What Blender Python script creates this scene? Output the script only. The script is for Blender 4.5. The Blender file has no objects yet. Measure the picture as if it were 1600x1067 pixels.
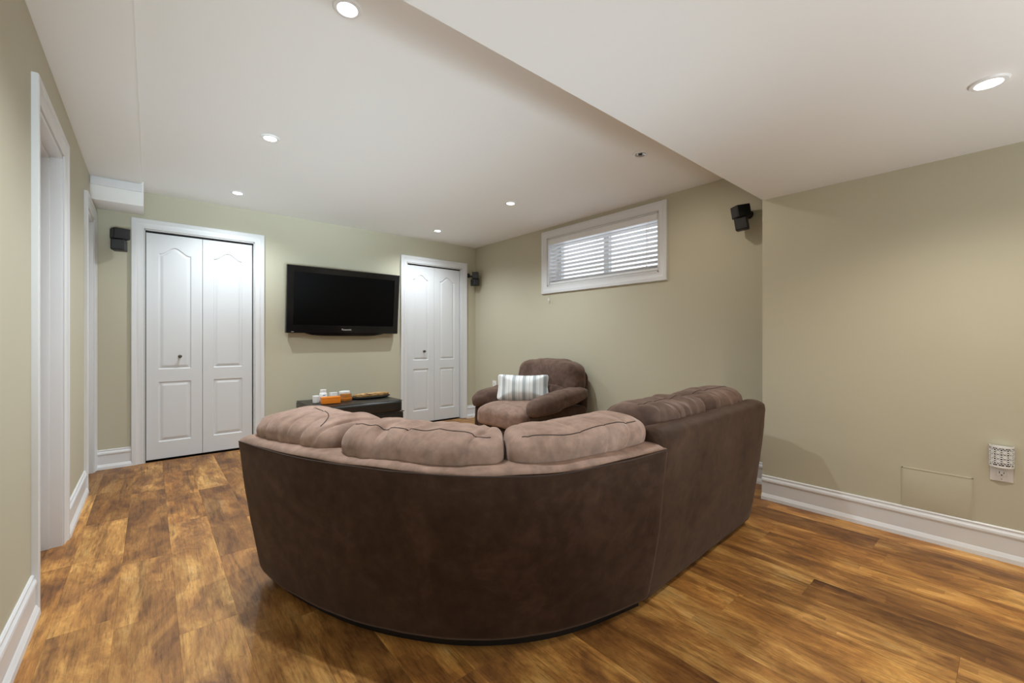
import bpy, bmesh, math, random
from mathutils import Vector, Matrix, noise
random.seed(7)
C = bpy.context.scene.collection
PI = math.pi

# ------------------------------------------------------------------ camera, world, light, exposure
sc = bpy.context.scene
cam_d = bpy.data.cameras.new('camera'); cam = bpy.data.objects.new('camera', cam_d); C.objects.link(cam)
YAW = math.radians(40.35)
cam.location = (0, 0, 1.08); cam.rotation_euler = (PI/2, 0, -YAW)
cam_d.sensor_width = 36; cam_d.lens = 36*665/1600; cam_d.shift_y = -3.5/1600; cam_d.clip_start = 0.02
sc.camera = cam
sc.view_settings.view_transform = 'Standard'; sc.view_settings.look = 'None'
sc.view_settings.gamma = 1; sc.view_settings.use_curve_mapping = False
sc.view_settings.exposure = 0.06
w = bpy.data.worlds.new('world'); sc.world = w; w.use_nodes = True
w.node_tree.nodes['Background'].inputs[0].default_value = (0.86, 0.92, 1, 1)
w.node_tree.nodes['Background'].inputs[1].default_value = 2.0

def area_light(name, loc, target, sx, sy, power, col=(1, 1, 1)):
    d = bpy.data.lights.new(name, 'AREA'); d.shape = 'RECTANGLE'; d.size = sx; d.size_y = sy
    d.energy = power; d.color = col
    o = bpy.data.objects.new(name, d); C.objects.link(o); o.location = loc
    o.rotation_euler = (Vector(target)-Vector(loc)).to_track_quat('-Z', 'Y').to_euler()
    return o
# unseen fill lights added behind the camera, standing in for the rest of the basement
def aim(name, loc, elev, sx, sy, power, spread, col):
    e = math.radians(elev); o = area_light(name, loc, Vector(loc)+Vector((0.05, math.cos(e), math.sin(e))), sx, sy, power, col)
    o.data.spread = math.radians(spread); return o
aim('rear_far_fill', (0.75, -1.9, 0.20), 20.5, 2.2, 0.5, 12, 30, (0.70, 0.89, 1.0))
aim('rear_near_fill', (0.6, -0.6, 0.20), 50, 1.8, 0.5, 1.1, 32, (0.70, 0.89, 1.0))
aim('rear_bulkhead_fill', (1.3, -1.6, 0.30), 70, 2.6, 0.5, 27, 110, (0.84, 0.94, 1.0))
aim('rear_soft_fill', (0.9, -1.8, 1.0), 5, 2.4, 1.2, 6.5, 150, (1.0, 0.97, 0.93))
SPOT_W = 66
BULK_W = 45
SPOT_COL = (0.88, 0.955, 1.0)
BULK_COL = (1.0, 0.91, 0.79)

# ------------------------------------------------------------------ materials
def mat(name, base=(0.5, 0.5, 0.5), rough=0.5, metal=0.0, **kw):
    m = bpy.data.materials.new(name); m.use_nodes = True
    b = m.node_tree.nodes['Principled BSDF']
    b.inputs['Base Color'].default_value = (*base, 1); b.inputs['Roughness'].default_value = rough
    b.inputs['Metallic'].default_value = metal
    for k, v in kw.items():
        b.inputs[k.replace('_', ' ')].default_value = v
    return m
def nd(m, typ, **props):
    n = m.node_tree.nodes.new(typ)
    for k, v in props.items(): setattr(n, k, v)
    return n
def lk(m, a, b): m.node_tree.links.new(a, b)
def coords(m, kind='Object', scale=(1, 1, 1), rnd=False):
    tc = nd(m, 'ShaderNodeTexCoord'); mp = nd(m, 'ShaderNodeMapping')
    mp.inputs['Scale'].default_value = scale
    if rnd:
        oi = nd(m, 'ShaderNodeObjectInfo'); mul = nd(m, 'ShaderNodeVectorMath', operation='SCALE')
        comb = nd(m, 'ShaderNodeCombineXYZ')
        lk(m, oi.outputs['Random'], comb.inputs[0]); lk(m, oi.outputs['Random'], comb.inputs[2])
        mul.inputs['Scale'].default_value = 37.0
        lk(m, comb.outputs[0], mul.inputs[0])
        ad = nd(m, 'ShaderNodeVectorMath', operation='ADD')
        lk(m, tc.outputs[kind], ad.inputs[0]); lk(m, mul.outputs[0], ad.inputs[1])
        lk(m, ad.outputs[0], mp.inputs['Vector'])
    else:
        lk(m, tc.outputs[kind], mp.inputs['Vector'])
    return mp.outputs['Vector']
def noise_n(m, vec, scale, detail=3, rough=0.5, dist=0.0):
    n = nd(m, 'ShaderNodeTexNoise'); n.inputs['Scale'].default_value = scale
    n.inputs['Detail'].default_value = detail; n.inputs['Roughness'].default_value = rough
    n.inputs['Distortion'].default_value = dist
    lk(m, vec, n.inputs['Vector']); return n.outputs['Fac']
def ramp(m, fac, stops, interp='LINEAR'):
    r = nd(m, 'ShaderNodeValToRGB'); r.color_ramp.interpolation = interp
    el = r.color_ramp.elements
    while len(el) < len(stops): el.new(0.5)
    for e, (p, c) in zip(el, stops):
        e.position = p; e.color = (*c, 1) if len(c) == 3 else c
    lk(m, fac, r.inputs['Fac']); return r.outputs['Color']
def mix(m, fac, a, b, mode='MIX'):
    n = nd(m, 'ShaderNodeMix', data_type='RGBA', blend_type=mode)
    if isinstance(fac, (int, float)): n.inputs[0].default_value = fac
    else: lk(m, fac, n.inputs[0])
    for i, v in ((6, a), (7, b)):
        if isinstance(v, tuple): n.inputs[i].default_value = (*v, 1)
        else: lk(m, v, n.inputs[i])
    return n.outputs[2]
def bump(m, fac, strength=0.3, dist=0.01):
    b = nd(m, 'ShaderNodeBump'); b.inputs['Strength'].default_value = strength; b.inputs['Distance'].default_value = dist
    lk(m, fac, b.inputs['Height']); lk(m, b.outputs['Normal'], m.node_tree.nodes['Principled BSDF'].inputs['Normal'])
def setcol(m, c): lk(m, c, m.node_tree.nodes['Principled BSDF'].inputs['Base Color'])

M = {}
def wall_paint(name, base):
    m = mat(name, base, 0.62); v = coords(m)
    n = noise_n(m, v, 1.1, 2)
    c = ramp(m, n, [(0.3, tuple(x*0.975 for x in base)), (0.7, tuple(min(1, x*1.02) for x in base))]); setcol(m, c)
    bump(m, noise_n(m, v, 160, 2), 0.05, 0.002)
    return m
M['wall'] = wall_paint('beige_wall_paint', (0.545, 0.510, 0.385))
M['ceil'] = mat('white_ceiling_paint', (0.90, 0.895, 0.885), 0.8)
v = coords(M['ceil'], scale=(1, 2.2, 1)); bump(M['ceil'], noise_n(M['ceil'], v, 22, 5, 0.6, 0.6), 0.18, 0.006)
M['bulk'] = mat('white_bulkhead_paint', (0.90, 0.895, 0.885), 0.8)
v = coords(M['bulk']); bump(M['bulk'], noise_n(M['bulk'], v, 60, 3), 0.05, 0.003)
M['trim'] = mat('white_semigloss_trim', (0.76, 0.765, 0.775), 0.32)
M['door'] = mat('white_door_paint', (0.71, 0.72, 0.735), 0.38)
M['plastic_w'] = mat('white_plastic', (0.85, 0.85, 0.84), 0.35)
M['slat'] = mat('white_blind_slat', (0.86, 0.86, 0.86), 0.45, Transmission_Weight=0.0)
M['black_gloss'] = mat('glossy_black_plastic', (0.006, 0.006, 0.007), 0.12)
M['screen'] = mat('black_screen_glass', (0.0015, 0.0015, 0.002), 0.28)
M['screen'].node_tree.nodes['Principled BSDF'].inputs['Specular IOR Level'].default_value = 0.12
M['black_matte'] = mat('matte_black_plastic', (0.006, 0.006, 0.0065), 0.5)
M['grille'] = mat('dark_grey_speaker_grille', (0.03, 0.03, 0.031), 0.6)
v = coords(M['grille']); bump(M['grille'], noise_n(M['grille'], v, 900, 1), 0.4, 0.001)
M['silver'] = mat('silver_print', (0.7, 0.7, 0.72), 0.35, 0.6)
M['pewter'] = mat('dark_pewter', (0.14, 0.125, 0.105), 0.3, 0.9)
M['steel'] = mat('brushed_steel', (0.55, 0.55, 0.55), 0.3, 1.0)
M['dark'] = mat('dark_void', (0.01, 0.01, 0.01), 0.9)
M['vinyl'] = mat('white_window_vinyl', (0.8, 0.82, 0.84), 0.35)
M['glass'] = mat('window_glass', (1, 1, 1), 0.0, 0, Transmission_Weight=1.0, IOR=1.02)
M['shade_in'] = mat('grey_plastic', (0.22, 0.23, 0.24), 0.5)
M['slot'] = mat('outlet_slot_dark', (0.03, 0.028, 0.025), 0.6)
M['lens'] = mat('lit_lamp_lens', (1, 1, 1), 0.5)
b = M['lens'].node_tree.nodes['Principled BSDF']
b.inputs['Emission Color'].default_value = (1, 0.97, 0.92, 1); b.inputs['Emission Strength'].default_value = 14
M['lens_off'] = mat('unlit_lamp_reflector', (0.55, 0.55, 0.55), 0.25, 0.7)
M['ring'] = mat('white_lamp_ring', (0.85, 0.85, 0.85), 0.4)
M['orange'] = mat('orange_card', (0.78, 0.22, 0.012), 0.4)
M['amber'] = mat('amber_plastic', (0.42, 0.16, 0.03), 0.35)
M['cork'] = mat('tan_grain', (0.55, 0.33, 0.12), 0.5)
v = coords(M['cork'], scale=(1, 6, 6)); setcol(M['cork'], ramp(M['cork'], noise_n(M['cork'], v, 14, 4, 0.7), [(0.38, (0.09, 0.05, 0.02)), (0.5, (0.5, 0.28, 0.09)), (0.7, (0.78, 0.55, 0.27))]))
M['label_blue'] = mat('blue_print', (0.12, 0.16, 0.45), 0.5)

def suede(name, base, dark, light, sheen=0.5):
    m = mat(name, base, 0.92); b = m.node_tree.nodes['Principled BSDF']
    b.inputs['Sheen Weight'].default_value = sheen; b.inputs['Sheen Roughness'].default_value = 0.45
    b.inputs['Sheen Tint'].default_value = (0.75, 0.58, 0.5, 1)
    b.inputs['Specular IOR Level'].default_value = 0.15
    v = coords(m)
    n1 = noise_n(m, v, 5.5, 4, 0.6, 0.8); n2 = noise_n(m, v, 22, 3, 0.6)
    c = ramp(m, n1, [(0.3, dark), (0.5, base), (0.72, light)])
    c2 = ramp(m, n2, [(0.35, (0.8, 0.8, 0.8)), (0.65, (1.12, 1.1, 1.08))])
    setcol(m, mix(m, 1.0, c, c2, 'MULTIPLY'))
    bump(m, noise_n(m, v, 350, 2), 0.12, 0.002)
    return m
M['suede'] = suede('brown_suede_shaded', (0.054, 0.030, 0.019), (0.038, 0.021, 0.013), (0.072, 0.041, 0.028), 0.22)  # shade painted in: dark copy of the one suede, for backs and bases
M['suede_lit'] = suede('brown_suede_lit', (0.285, 0.188, 0.146), (0.215, 0.139, 0.105), (0.35, 0.238, 0.192))  # light painted in: lit copy of the same suede
M['suede_dim'] = suede('brown_suede_half_shaded', (0.118, 0.073, 0.056), (0.082, 0.050, 0.037), (0.16, 0.103, 0.08), 0.35)  # same suede again, half shaded in its colour
M['seam'] = mat('dark_seam_thread', (0.045, 0.027, 0.02), 0.9)
M['leather'] = mat('black_leather', (0.018, 0.016, 0.014), 0.36)
v = coords(M['leather']); bump(M['leather'], noise_n(M['leather'], v, 120, 4, 0.6), 0.15, 0.003)

# striped pillow cloth: stripes across local x
m = mat('striped_cotton', (0.8, 0.8, 0.8), 0.85); M['stripe'] = m
tc = nd(m, 'ShaderNodeTexCoord'); sp = nd(m, 'ShaderNodeSeparateXYZ'); lk(m, tc.outputs['Object'], sp.inputs[0])
mu = nd(m, 'ShaderNodeMath', operation='MULTIPLY_ADD'); mu.inputs[1].default_value = 9.6; mu.inputs[2].default_value = 20.28
lk(m, sp.outputs[0], mu.inputs[0]); fr = nd(m, 'ShaderNodeMath', operation='FRACT'); lk(m, mu.outputs[0], fr.inputs[0])
W_, G_, L_ = (0.80, 0.81, 0.80), (0.40, 0.43, 0.44), (0.58, 0.60, 0.60)
setcol(m, ramp(m, fr.outputs[0], [(0.0, W_), (0.28, G_), (0.60, W_), (0.66, L_), (0.72, W_), (0.93, L_)], 'CONSTANT'))
bump(m, noise_n(m, tc.outputs['Object'], 260, 2), 0.15, 0.002)

# laminate planks: colour picked per plank, blotches and grain run along y
m = mat('rustic_laminate', (0.3, 0.15, 0.06), 0.33); M['plank'] = m
oi = nd(m, 'ShaderNodeObjectInfo')
v1 = coords(m, scale=(2.6, 0.9, 1), rnd=True); v2 = coords(m, scale=(16, 1.0, 1), rnd=True)
v3 = coords(m, scale=(110, 7.0, 1), rnd=True); v4 = coords(m, scale=(9.0, 1.6, 1), rnd=True); v5 = coords(m, scale=(15, 4.2, 1), rnd=True)
big = noise_n(m, v1, 2.6, 8, 0.68, 0.5)
base = ramp(m, big, [(0.26, (0.12, 0.056, 0.024)), (0.39, (0.25, 0.115, 0.040)), (0.50, (0.42, 0.205, 0.060)), (0.60, (0.60, 0.335, 0.105)), (0.74, (0.70, 0.48, 0.22))])
tone = ramp(m, oi.outputs['Random'], [(0.0, (0.58, 0.52, 0.50)), (0.25, (0.84, 0.80, 0.77)), (0.5, (1.0, 1.0, 1.0)), (0.75, (1.2, 1.18, 1.1)), (0.9, (1.0, 0.92, 0.82)), (1.0, (0.68, 0.62, 0.58))])
c = mix(m, 1.0, base, tone, 'MULTIPLY')
vo = nd(m, 'ShaderNodeTexVoronoi', feature='F1', distance='CHEBYCHEV'); vo.inputs['Scale'].default_value = 1.0; lk(m, v5, vo.inputs['Vector'])
sx = nd(m, 'ShaderNodeSeparateColor'); lk(m, vo.outputs['Color'], sx.inputs[0])
blk = ramp(m, sx.outputs[0], [(0.0, (0.72, 0.68, 0.66)), (0.45, (1.0, 1.0, 1.0)), (0.8, (1.08, 1.07, 1.05)), (1.0, (1.26, 1.27, 1.27))])
c = mix(m, 0.8, c, blk, 'MULTIPLY')
streak = ramp(m, noise_n(m, v2, 1.5, 7, 0.72, 0.4), [(0.33, (0.34, 0.30, 0.28)), (0.45, (0.90, 0.88, 0.86)), (0.70, (1.22, 1.19, 1.12))])
c = mix(m, 0.8, c, streak, 'MULTIPLY')
fine = ramp(m, noise_n(m, v3, 1.4, 5, 0.75), [(0.34, (0.50, 0.47, 0.45)), (0.50, (1.02, 1.01, 1.0)), (0.75, (1.16, 1.16, 1.16))])
c = mix(m, 0.75, c, fine, 'MULTIPLY')
knots = ramp(m, noise_n(m, v4, 4.2, 8, 0.82, 0.9), [(0.30, (0.13, 0.09, 0.07)), (0.355, (1, 1, 1))])
c = mix(m, 0.9, c, knots, 'MULTIPLY'); setcol(m, c)
rr = nd(m, 'ShaderNodeMapRange'); lk(m, noise_n(m, v2, 1.5, 4), rr.inputs[0]); rr.inputs[3].default_value = 0.36; rr.inputs[4].default_value = 0.54
m.node_tree.nodes['Principled BSDF'].inputs['Specular IOR Level'].default_value = 0.32
lk(m, rr.outputs[0], m.node_tree.nodes['Principled BSDF'].inputs['Roughness'])
bump(m, noise_n(m, v3, 2.0, 3), 0.12, 0.002)

# ------------------------------------------------------------------ helpers
def link_mesh(name, bm, m, parent=None, smooth=None):
    me = bpy.data.meshes.new(name); bmesh.ops.recalc_face_normals(bm, faces=bm.faces); bm.to_mesh(me); bm.free()
    o = bpy.data.objects.new(name, me); C.objects.link(o)
    if m: me.materials.append(M[m] if isinstance(m, str) else m)
    if parent: o.parent = parent
    if smooth is not None:
        for p in me.polygons: p.use_smooth = True
        if smooth < 180: me.set_sharp_from_angle(angle=math.radians(smooth))
    return o
def empty(name, loc=(0, 0, 0), rz=0):
    o = bpy.data.objects.new(name, None); C.objects.link(o); o.empty_display_size = 0.1
    o.location = loc; o.rotation_euler = (0, 0, rz); return o
def tag(o, label, cat, group=None):
    o['label'] = label; o['category'] = cat
    if group: o['group'] = group
    return o
def struct(o): o['kind'] = 'structure'; return o
def add_box(bm, x0, x1, y0, y1, z0, z1, bev=0.0, seg=2):
    r = bmesh.ops.create_cube(bm, size=1.0); vs = r['verts']
    for v in vs: v.co = Vector(((x0+x1)/2+v.co.x*(x1-x0), (y0+y1)/2+v.co.y*(y1-y0), (z0+z1)/2+v.co.z*(z1-z0)))
    if bev > 0:
        es = list({e for v in vs for e in v.link_edges})
        bmesh.ops.bevel(bm, geom=es, offset=bev, segments=seg, affect='EDGES', profile=0.6)
    return bm
def boxes(name, lst, m, parent=None, bev=0.0):
    bm = bmesh.new()
    for b in lst: add_box(bm, *b, bev=bev)
    return link_mesh(name, bm, m, parent, 35 if bev else None)
def sweep_rings(rings, closed_path=False, caps=True):
    """rings: list of lists of points (closed profiles)"""
    bm = bmesh.new(); V = [[bm.verts.new(p) for p in r] for r in rings]; n = len(rings[0]); k = len(rings)
    for i in range(k if closed_path else k-1):
        a, b = V[i], V[(i+1) % k]
        for j in range(n): bm.faces.new((a[j], a[(j+1) % n], b[(j+1) % n], b[j]))
    if caps and not closed_path:
        bm.faces.new(V[0]); bm.faces.new(list(reversed(V[-1])))
    return bm
def tube_bm(pts, r, n=8):
    pts = [Vector(p) for p in pts]; rings = []
    for i, p in enumerate(pts):
        t = (pts[min(i+1, len(pts)-1)]-pts[max(i-1, 0)]).normalized()
        a = t.cross(Vector((0, 0, 1)))
        if a.length < 1e-3: a = t.cross(Vector((1, 0, 0)))
        a.normalize(); b = t.cross(a)
        rings.append([p+a*r*math.cos(2*PI*j/n)+b*r*math.sin(2*PI*j/n) for j in range(n)])
    return sweep_rings(rings)
def tube(name, pts, r, m, parent=None, n=8): return link_mesh(name, tube_bm(pts, r, n), m, parent, 60)
def lathe_bm(prof, n=24, mtx=None):
    bm = bmesh.new(); rings = []
    for r, z in prof:
        if r < 1e-6: rings.append([bm.verts.new((0, 0, z))])
        else: rings.append([bm.verts.new((r*math.cos(2*PI*j/n), r*math.sin(2*PI*j/n), z)) for j in range(n)])
    for a, b in zip(rings, rings[1:]):
        for j in range(n):
            q = [a[j % len(a)], a[(j+1) % len(a)], b[(j+1) % len(b)], b[j % len(b)]]
            u = []
            for x in q:
                if x not in u: u.append(x)
            if len(u) > 2: bm.faces.new(u)
    if mtx: bmesh.ops.transform(bm, matrix=mtx, verts=bm.verts)
    return bm
def lathe(name, prof, m, parent=None, n=24, mtx=None, sharp=40): return link_mesh(name, lathe_bm(prof, n, mtx), m, parent, sharp)
def smoothstep(t): t = max(0, min(1, t)); return t*t*(3-2*t)
def fbm(p, s, seed=0): return noise.noise(Vector((p[0]*s+seed*7.1, p[1]*s-seed*3.3, p[2]*s+seed*1.7)))

class Soft:
    """rounded cushion: unit cube -> rounded block -> mapped by fn"""
    def __init__(s, hx, hy, hz, k=5.0, fn=None, puff=0.0, amp=0.008, wr=0.006, wf=(18, 3, 3), seed=0, freq=5.0, k2=None, cr=0.004, cf=(9, 4, 5)):
        s.h = Vector((hx, hy, hz)); s.k = k; s.fn = fn or (lambda p: p); s.puff = puff
        s.amp = amp; s.wr = wr; s.wf = wf; s.seed = seed; s.freq = freq; s.k2 = k2 or k; s.cr = cr; s.cf = cf
    def at(s, u, v, w, out=0.0):
        k = s.k; k2 = s.k2; L = (abs(u)**k+(abs(v)**k2+abs(w)**k2)**(k/k2))**(1/k)
        q = Vector((u/L, v/L, w/L))
        p = Vector((q.x*s.h.x, q.y*s.h.y, q.z*s.h.z))
        n = Vector((math.copysign(abs(q.x)**(k-1), q.x)/s.h.x, math.copysign(abs(q.y)**(k2-1), q.y)/s.h.y, math.copysign(abs(q.z)**(k2-1), q.z)/s.h.z)).normalized()
        if s.puff: p.y *= 1+s.puff*(1-q.x*q.x)*(1-q.z*q.z)
        d = s.amp*fbm(p, s.freq, s.seed)
        r = fbm((p.x*s.wf[0], p.y*s.wf[1], p.z*s.wf[2]), 1.0, s.seed+4)
        d += s.wr*(1-2*abs(r))
        if s.cr:
            g = fbm((p.x*s.cf[0], p.y*s.cf[1], p.z*s.cf[2]), 1.0, s.seed+9)+0.15*fbm(p, 12, s.seed+11)
            d -= s.cr*math.exp(-(g/0.10)**2)*(0.4+abs(fbm(p, 3.0, s.seed+13))*1.5)
        return s.fn(p+n*(d+out))
    def build(s, name, m, parent, nx, ny, nz):
        bm = bmesh.new(); cache = {}
        def V(i, j, k):
            key = (i, j, k)
            if key not in cache: cache[key] = bm.verts.new(s.at(2*i/nx-1, 2*j/ny-1, 2*k/nz-1))
            return cache[key]
        for i in range(nx):
            for j in range(ny):
                for k in (0, nz): bm.faces.new((V(i, j, k), V(i+1, j, k), V(i+1, j+1, k), V(i, j+1, k)))
        for i in range(nx):
            for k in range(nz):
                for j in (0, ny): bm.faces.new((V(i, j, k), V(i+1, j, k), V(i+1, j, k+1), V(i, j, k+1)))
        for j in range(ny):
            for k in range(nz):
                for i in (0, nx): bm.faces.new((V(i, j, k), V(i, j+1, k), V(i, j+1, k+1), V(i, j, k+1)))
        return link_mesh(name, bm, m, parent, 180)
    def line(s, name, uvw, r, m, parent, out=0.0): return tube(name, [s.at(*p, out=out) for p in uvw], r, m, parent, 6)

# ------------------------------------------------------------------ room shell
XL, XR, XW, YB, YN, YJ = -0.355, 3.18, 3.486, 4.90, -2.6, 1.106
HC, HB = 2.36, 2.026
D1 = (-0.040, 0.790); D2 = (2.440, 3.250); DH = 2.040
LA = (2.566, 3.235); LB = (4.296, 4.814)

floor = struct(boxes('floor', [(XL-0.9, XW+0.3, YN, YB+0.5, -0.15, -0.009)], 'dark'))
# planks run along y in staggered rows
PW, PL, GAP = 0.1835, 1.22, 0.0003
def plank_mesh(wd, ln):
    bm = bmesh.new(); add_box(bm, -wd/2, wd/2, -ln/2, ln/2, -0.008, 0.0)
    top = [e for e in bm.edges if all(v.co.z > -0.001 for v in e.verts)]
    bmesh.ops.bevel(bm, geom=top, offset=0.0004, segments=1, affect='EDGES')
    me = bpy.data.meshes.new('plank'); bm.to_mesh(me); bm.free(); me.materials.append(M['plank']); return me
pm_cache = {}
def plank(x0, x1, y0, y1):
    key = (round(x1-x0, 4), round(y1-y0, 4))
    if key not in pm_cache: pm_cache[key] = plank_mesh(x1-x0-GAP, y1-y0-GAP)
    o = bpy.data.objects.new('plank', pm_cache[key]); C.objects.link(o); o.location = ((x0+x1)/2, (y0+y1)/2, 0); o.parent = floor
row = 0; x = 3.016-PW*19
offs = [0.0, 0.46, 0.87, 0.23, 0.71, 0.09, 0.55, 0.34, 0.95]
while x < XW-0.001:
    x0, x1 = max(x, XL-0.14), min(x+PW, XW)
    if x1-x0 > 0.01:
        y = -0.75 + offs[row % 9]*PL - PL
        while y < YB:
            a, c_ = max(y, -0.6), min(y+PL, YB)
            if x0 >= XR-0.02: a = max(a, YJ)
            if c_-a > 0.02: plank(x0, x1, a, c_)
            y += PL
    x += PW; row += 1
boxes('rear_flooring', [(XL, XR, YN, -0.6, -0.008, 0)], 'plank', floor)

# left wall with two doorways, wall thickness 0.13
T = 0.13
struct(boxes('wall_left', [(XL-T, XL, YN, LA[0], -0.008, 2.45), (XL-T, XL, LA[0], LA[1], DH, 2.45), (XL-T, XL, LA[1], LB[0], -0.008, 2.45),
      (XL-T, XL, LB[0], LB[1], DH, 2.45), (XL-T, XL, LB[1], YB, -0.008, 2.45)], 'wall'))
struct(boxes('wall_back', [(XL-1.0, D1[0], YB, YB+0.12, -0.008, 2.45), (D1[0], D1[1], YB, YB+0.12, DH, 2.45), (D1[1], D2[0], YB, YB+0.12, -0.008, 2.45),
      (D2[0], D2[1], YB, YB+0.12, DH, 2.45), (D2[1], XW+0.4, YB, YB+0.12, -0.008, 2.45)], 'wall'))
WY0, WY1, WZ0, WZ1 = 2.062, 3.468, 1.688, 2.232
struct(boxes('wall_window_side', [(XW, XW+0.24, YJ, WY0, -0.008, 2.45), (XW, XW+0.24, WY0, WY1, -0.008, WZ0), (XW, XW+0.24, WY0, WY1, WZ1, 2.45), (XW, XW+0.24, WY1, YB+0.12, -0.008, 2.45)], 'wall'))
struct(boxes('wall_right', [(XR, XW+0.24, YN, YJ, -0.008, 2.45)], 'wall'))
struct(boxes('wall_rear', [(XL-1.0, XW+0.3, YN-0.1, YN, -0.008, 2.45)], 'wall'))
# rooms behind the left doorways
struct(boxes('wall_side_rooms', [(XL-0.95, XL-0.9, YN, YB+0.12, -0.008, 2.45), (XL-0.9, XL-T, 3.6, 3.66, -0.008, 2.45), (XL-0.9, XL-T, 1.9, 1.96, -0.008, 2.45)], 'wall'))
# closets behind the bifold doors
for i, (a, b_) in enumerate((D1, D2)):
    struct(boxes('wall_closet_%s' % ('left', 'right')[i], [(a-0.05, a-0.0, YB+0.12, YB+0.4, 0, 2.45), (b_, b_+0.05, YB+0.12, YB+0.4, 0, 2.45), (a-0.05, b_+0.05, YB+0.4, YB+0.45, 0, 2.45)], 'dark'))

ceiling = struct(boxes('ceiling', [(XL-0.95, XW+0.24, YJ, YB+0.45, HC, HC+0.1)], 'ceil'))
boxes('bulkhead', [(XL-0.95, XW+0.24, YN, YJ, HB, HC+0.1)], 'bulk', ceiling, 0.006)
# shallow soffit along the left wall with a rounded edge, and the boxed duct at its end
pr = [(XL, HC), (XL, HC-0.022), (-0.075, HC-0.022), (-0.060, HC-0.019), (-0.052, HC-0.012), (-0.048, HC)]
link_mesh('soffit', sweep_rings([[Vector((x, y, z)) for x, z in pr] for y in (YJ, 4.58)]), 'ceil', ceiling, 60)
boxes('duct_box', [(XL, -0.042, 4.58, YB, 2.160, HC)], 'ceil', ceiling, 0.003)
boxes('duct_cover_strip', [(XL+0.005, -0.052, 4.566, 4.582, 2.272, HC-0.028)], 'trim', ceiling, 0.003)

# ------------------------------------------------------------------ trims
BP = [(0, 0.160), (0.005, 0.160), (0.009, 0.155), (0.008, 0.146), (0.010, 0.142), (0.015, 0.136), (0.017, 0.126), (0.015, 0.118), (0.012, 0.115), (0.0125, 0.040), (0.017, 0.034), (0.020, 0.026), (0.024, 0.020), (0.026, 0.0), (0, 0)]
def baseboard(name, segs):
    bm = bmesh.new()
    for (p, q, n) in segs:
        p, q, n = Vector(p), Vector(q), Vector(n)
        b2 = sweep_rings([[Vector((e.x, e.y, 0))+Vector((n.x, n.y, 0))*t+Vector((0, 0, z)) for t, z in BP] for e in (p, q)])
        tmp = bpy.data.meshes.new('t'); b2.to_mesh(tmp); b2.free(); bm.from_mesh(tmp); bpy.data.meshes.remove(tmp)
    return struct(link_mesh(name, bm, 'trim', None, 25))
CW = 0.082
baseboard('baseboard_left', [((XL, YN), (XL, LA[0]-CW), (1, 0)), ((XL, LA[1]+CW), (XL, LB[0]-CW), (1, 0))])
baseboard('baseboard_back', [((XL, YB), (D1[0]-CW, YB), (0, -1)), ((D1[1]+CW, YB), (D2[0]-CW, YB), (0, -1)), ((D2[1]+CW, YB), (XW, YB), (0, -1))])
baseboard('baseboard_right', [((XR, YN), (XR, YJ), (-1, 0))])
baseboard('baseboard_window_side', [((XW, YJ), (XW, YB-0.028), (-1, 0))])

CP = [(0, 0), (0, 0.010), (0.006, 0.013), (0.012, 0.011), (0.030, 0.013), (0.046, 0.017), (0.052, 0.021), (0.064, 0.022), (0.078, 0.022), (0.082, 0.019), (0.082, 0)]
def casing(name, o, ux, n, w_, h_, parent, four=False):
    o, ux, n, uz = Vector(o), Vector(ux), Vector(n), Vector((0, 0, 1))
    if four: cs = [(0, 0, -1, -1), (0, h_, -1, 1), (w_, h_, 1, 1), (w_, 0, 1, -1)]
    else: cs = [(0, 0, -1, 0), (0, h_, -1, 1), (w_, h_, 1, 1), (w_, 0, 1, 0)]
    rings = [[o+ux*(cx+dx*a)+uz*(cz+dz*a)+n*t for a, t in CP] for cx, cz, dx, dz in cs]
    return link_mesh(name, sweep_rings(rings, four), 'trim', parent, 25)

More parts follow.
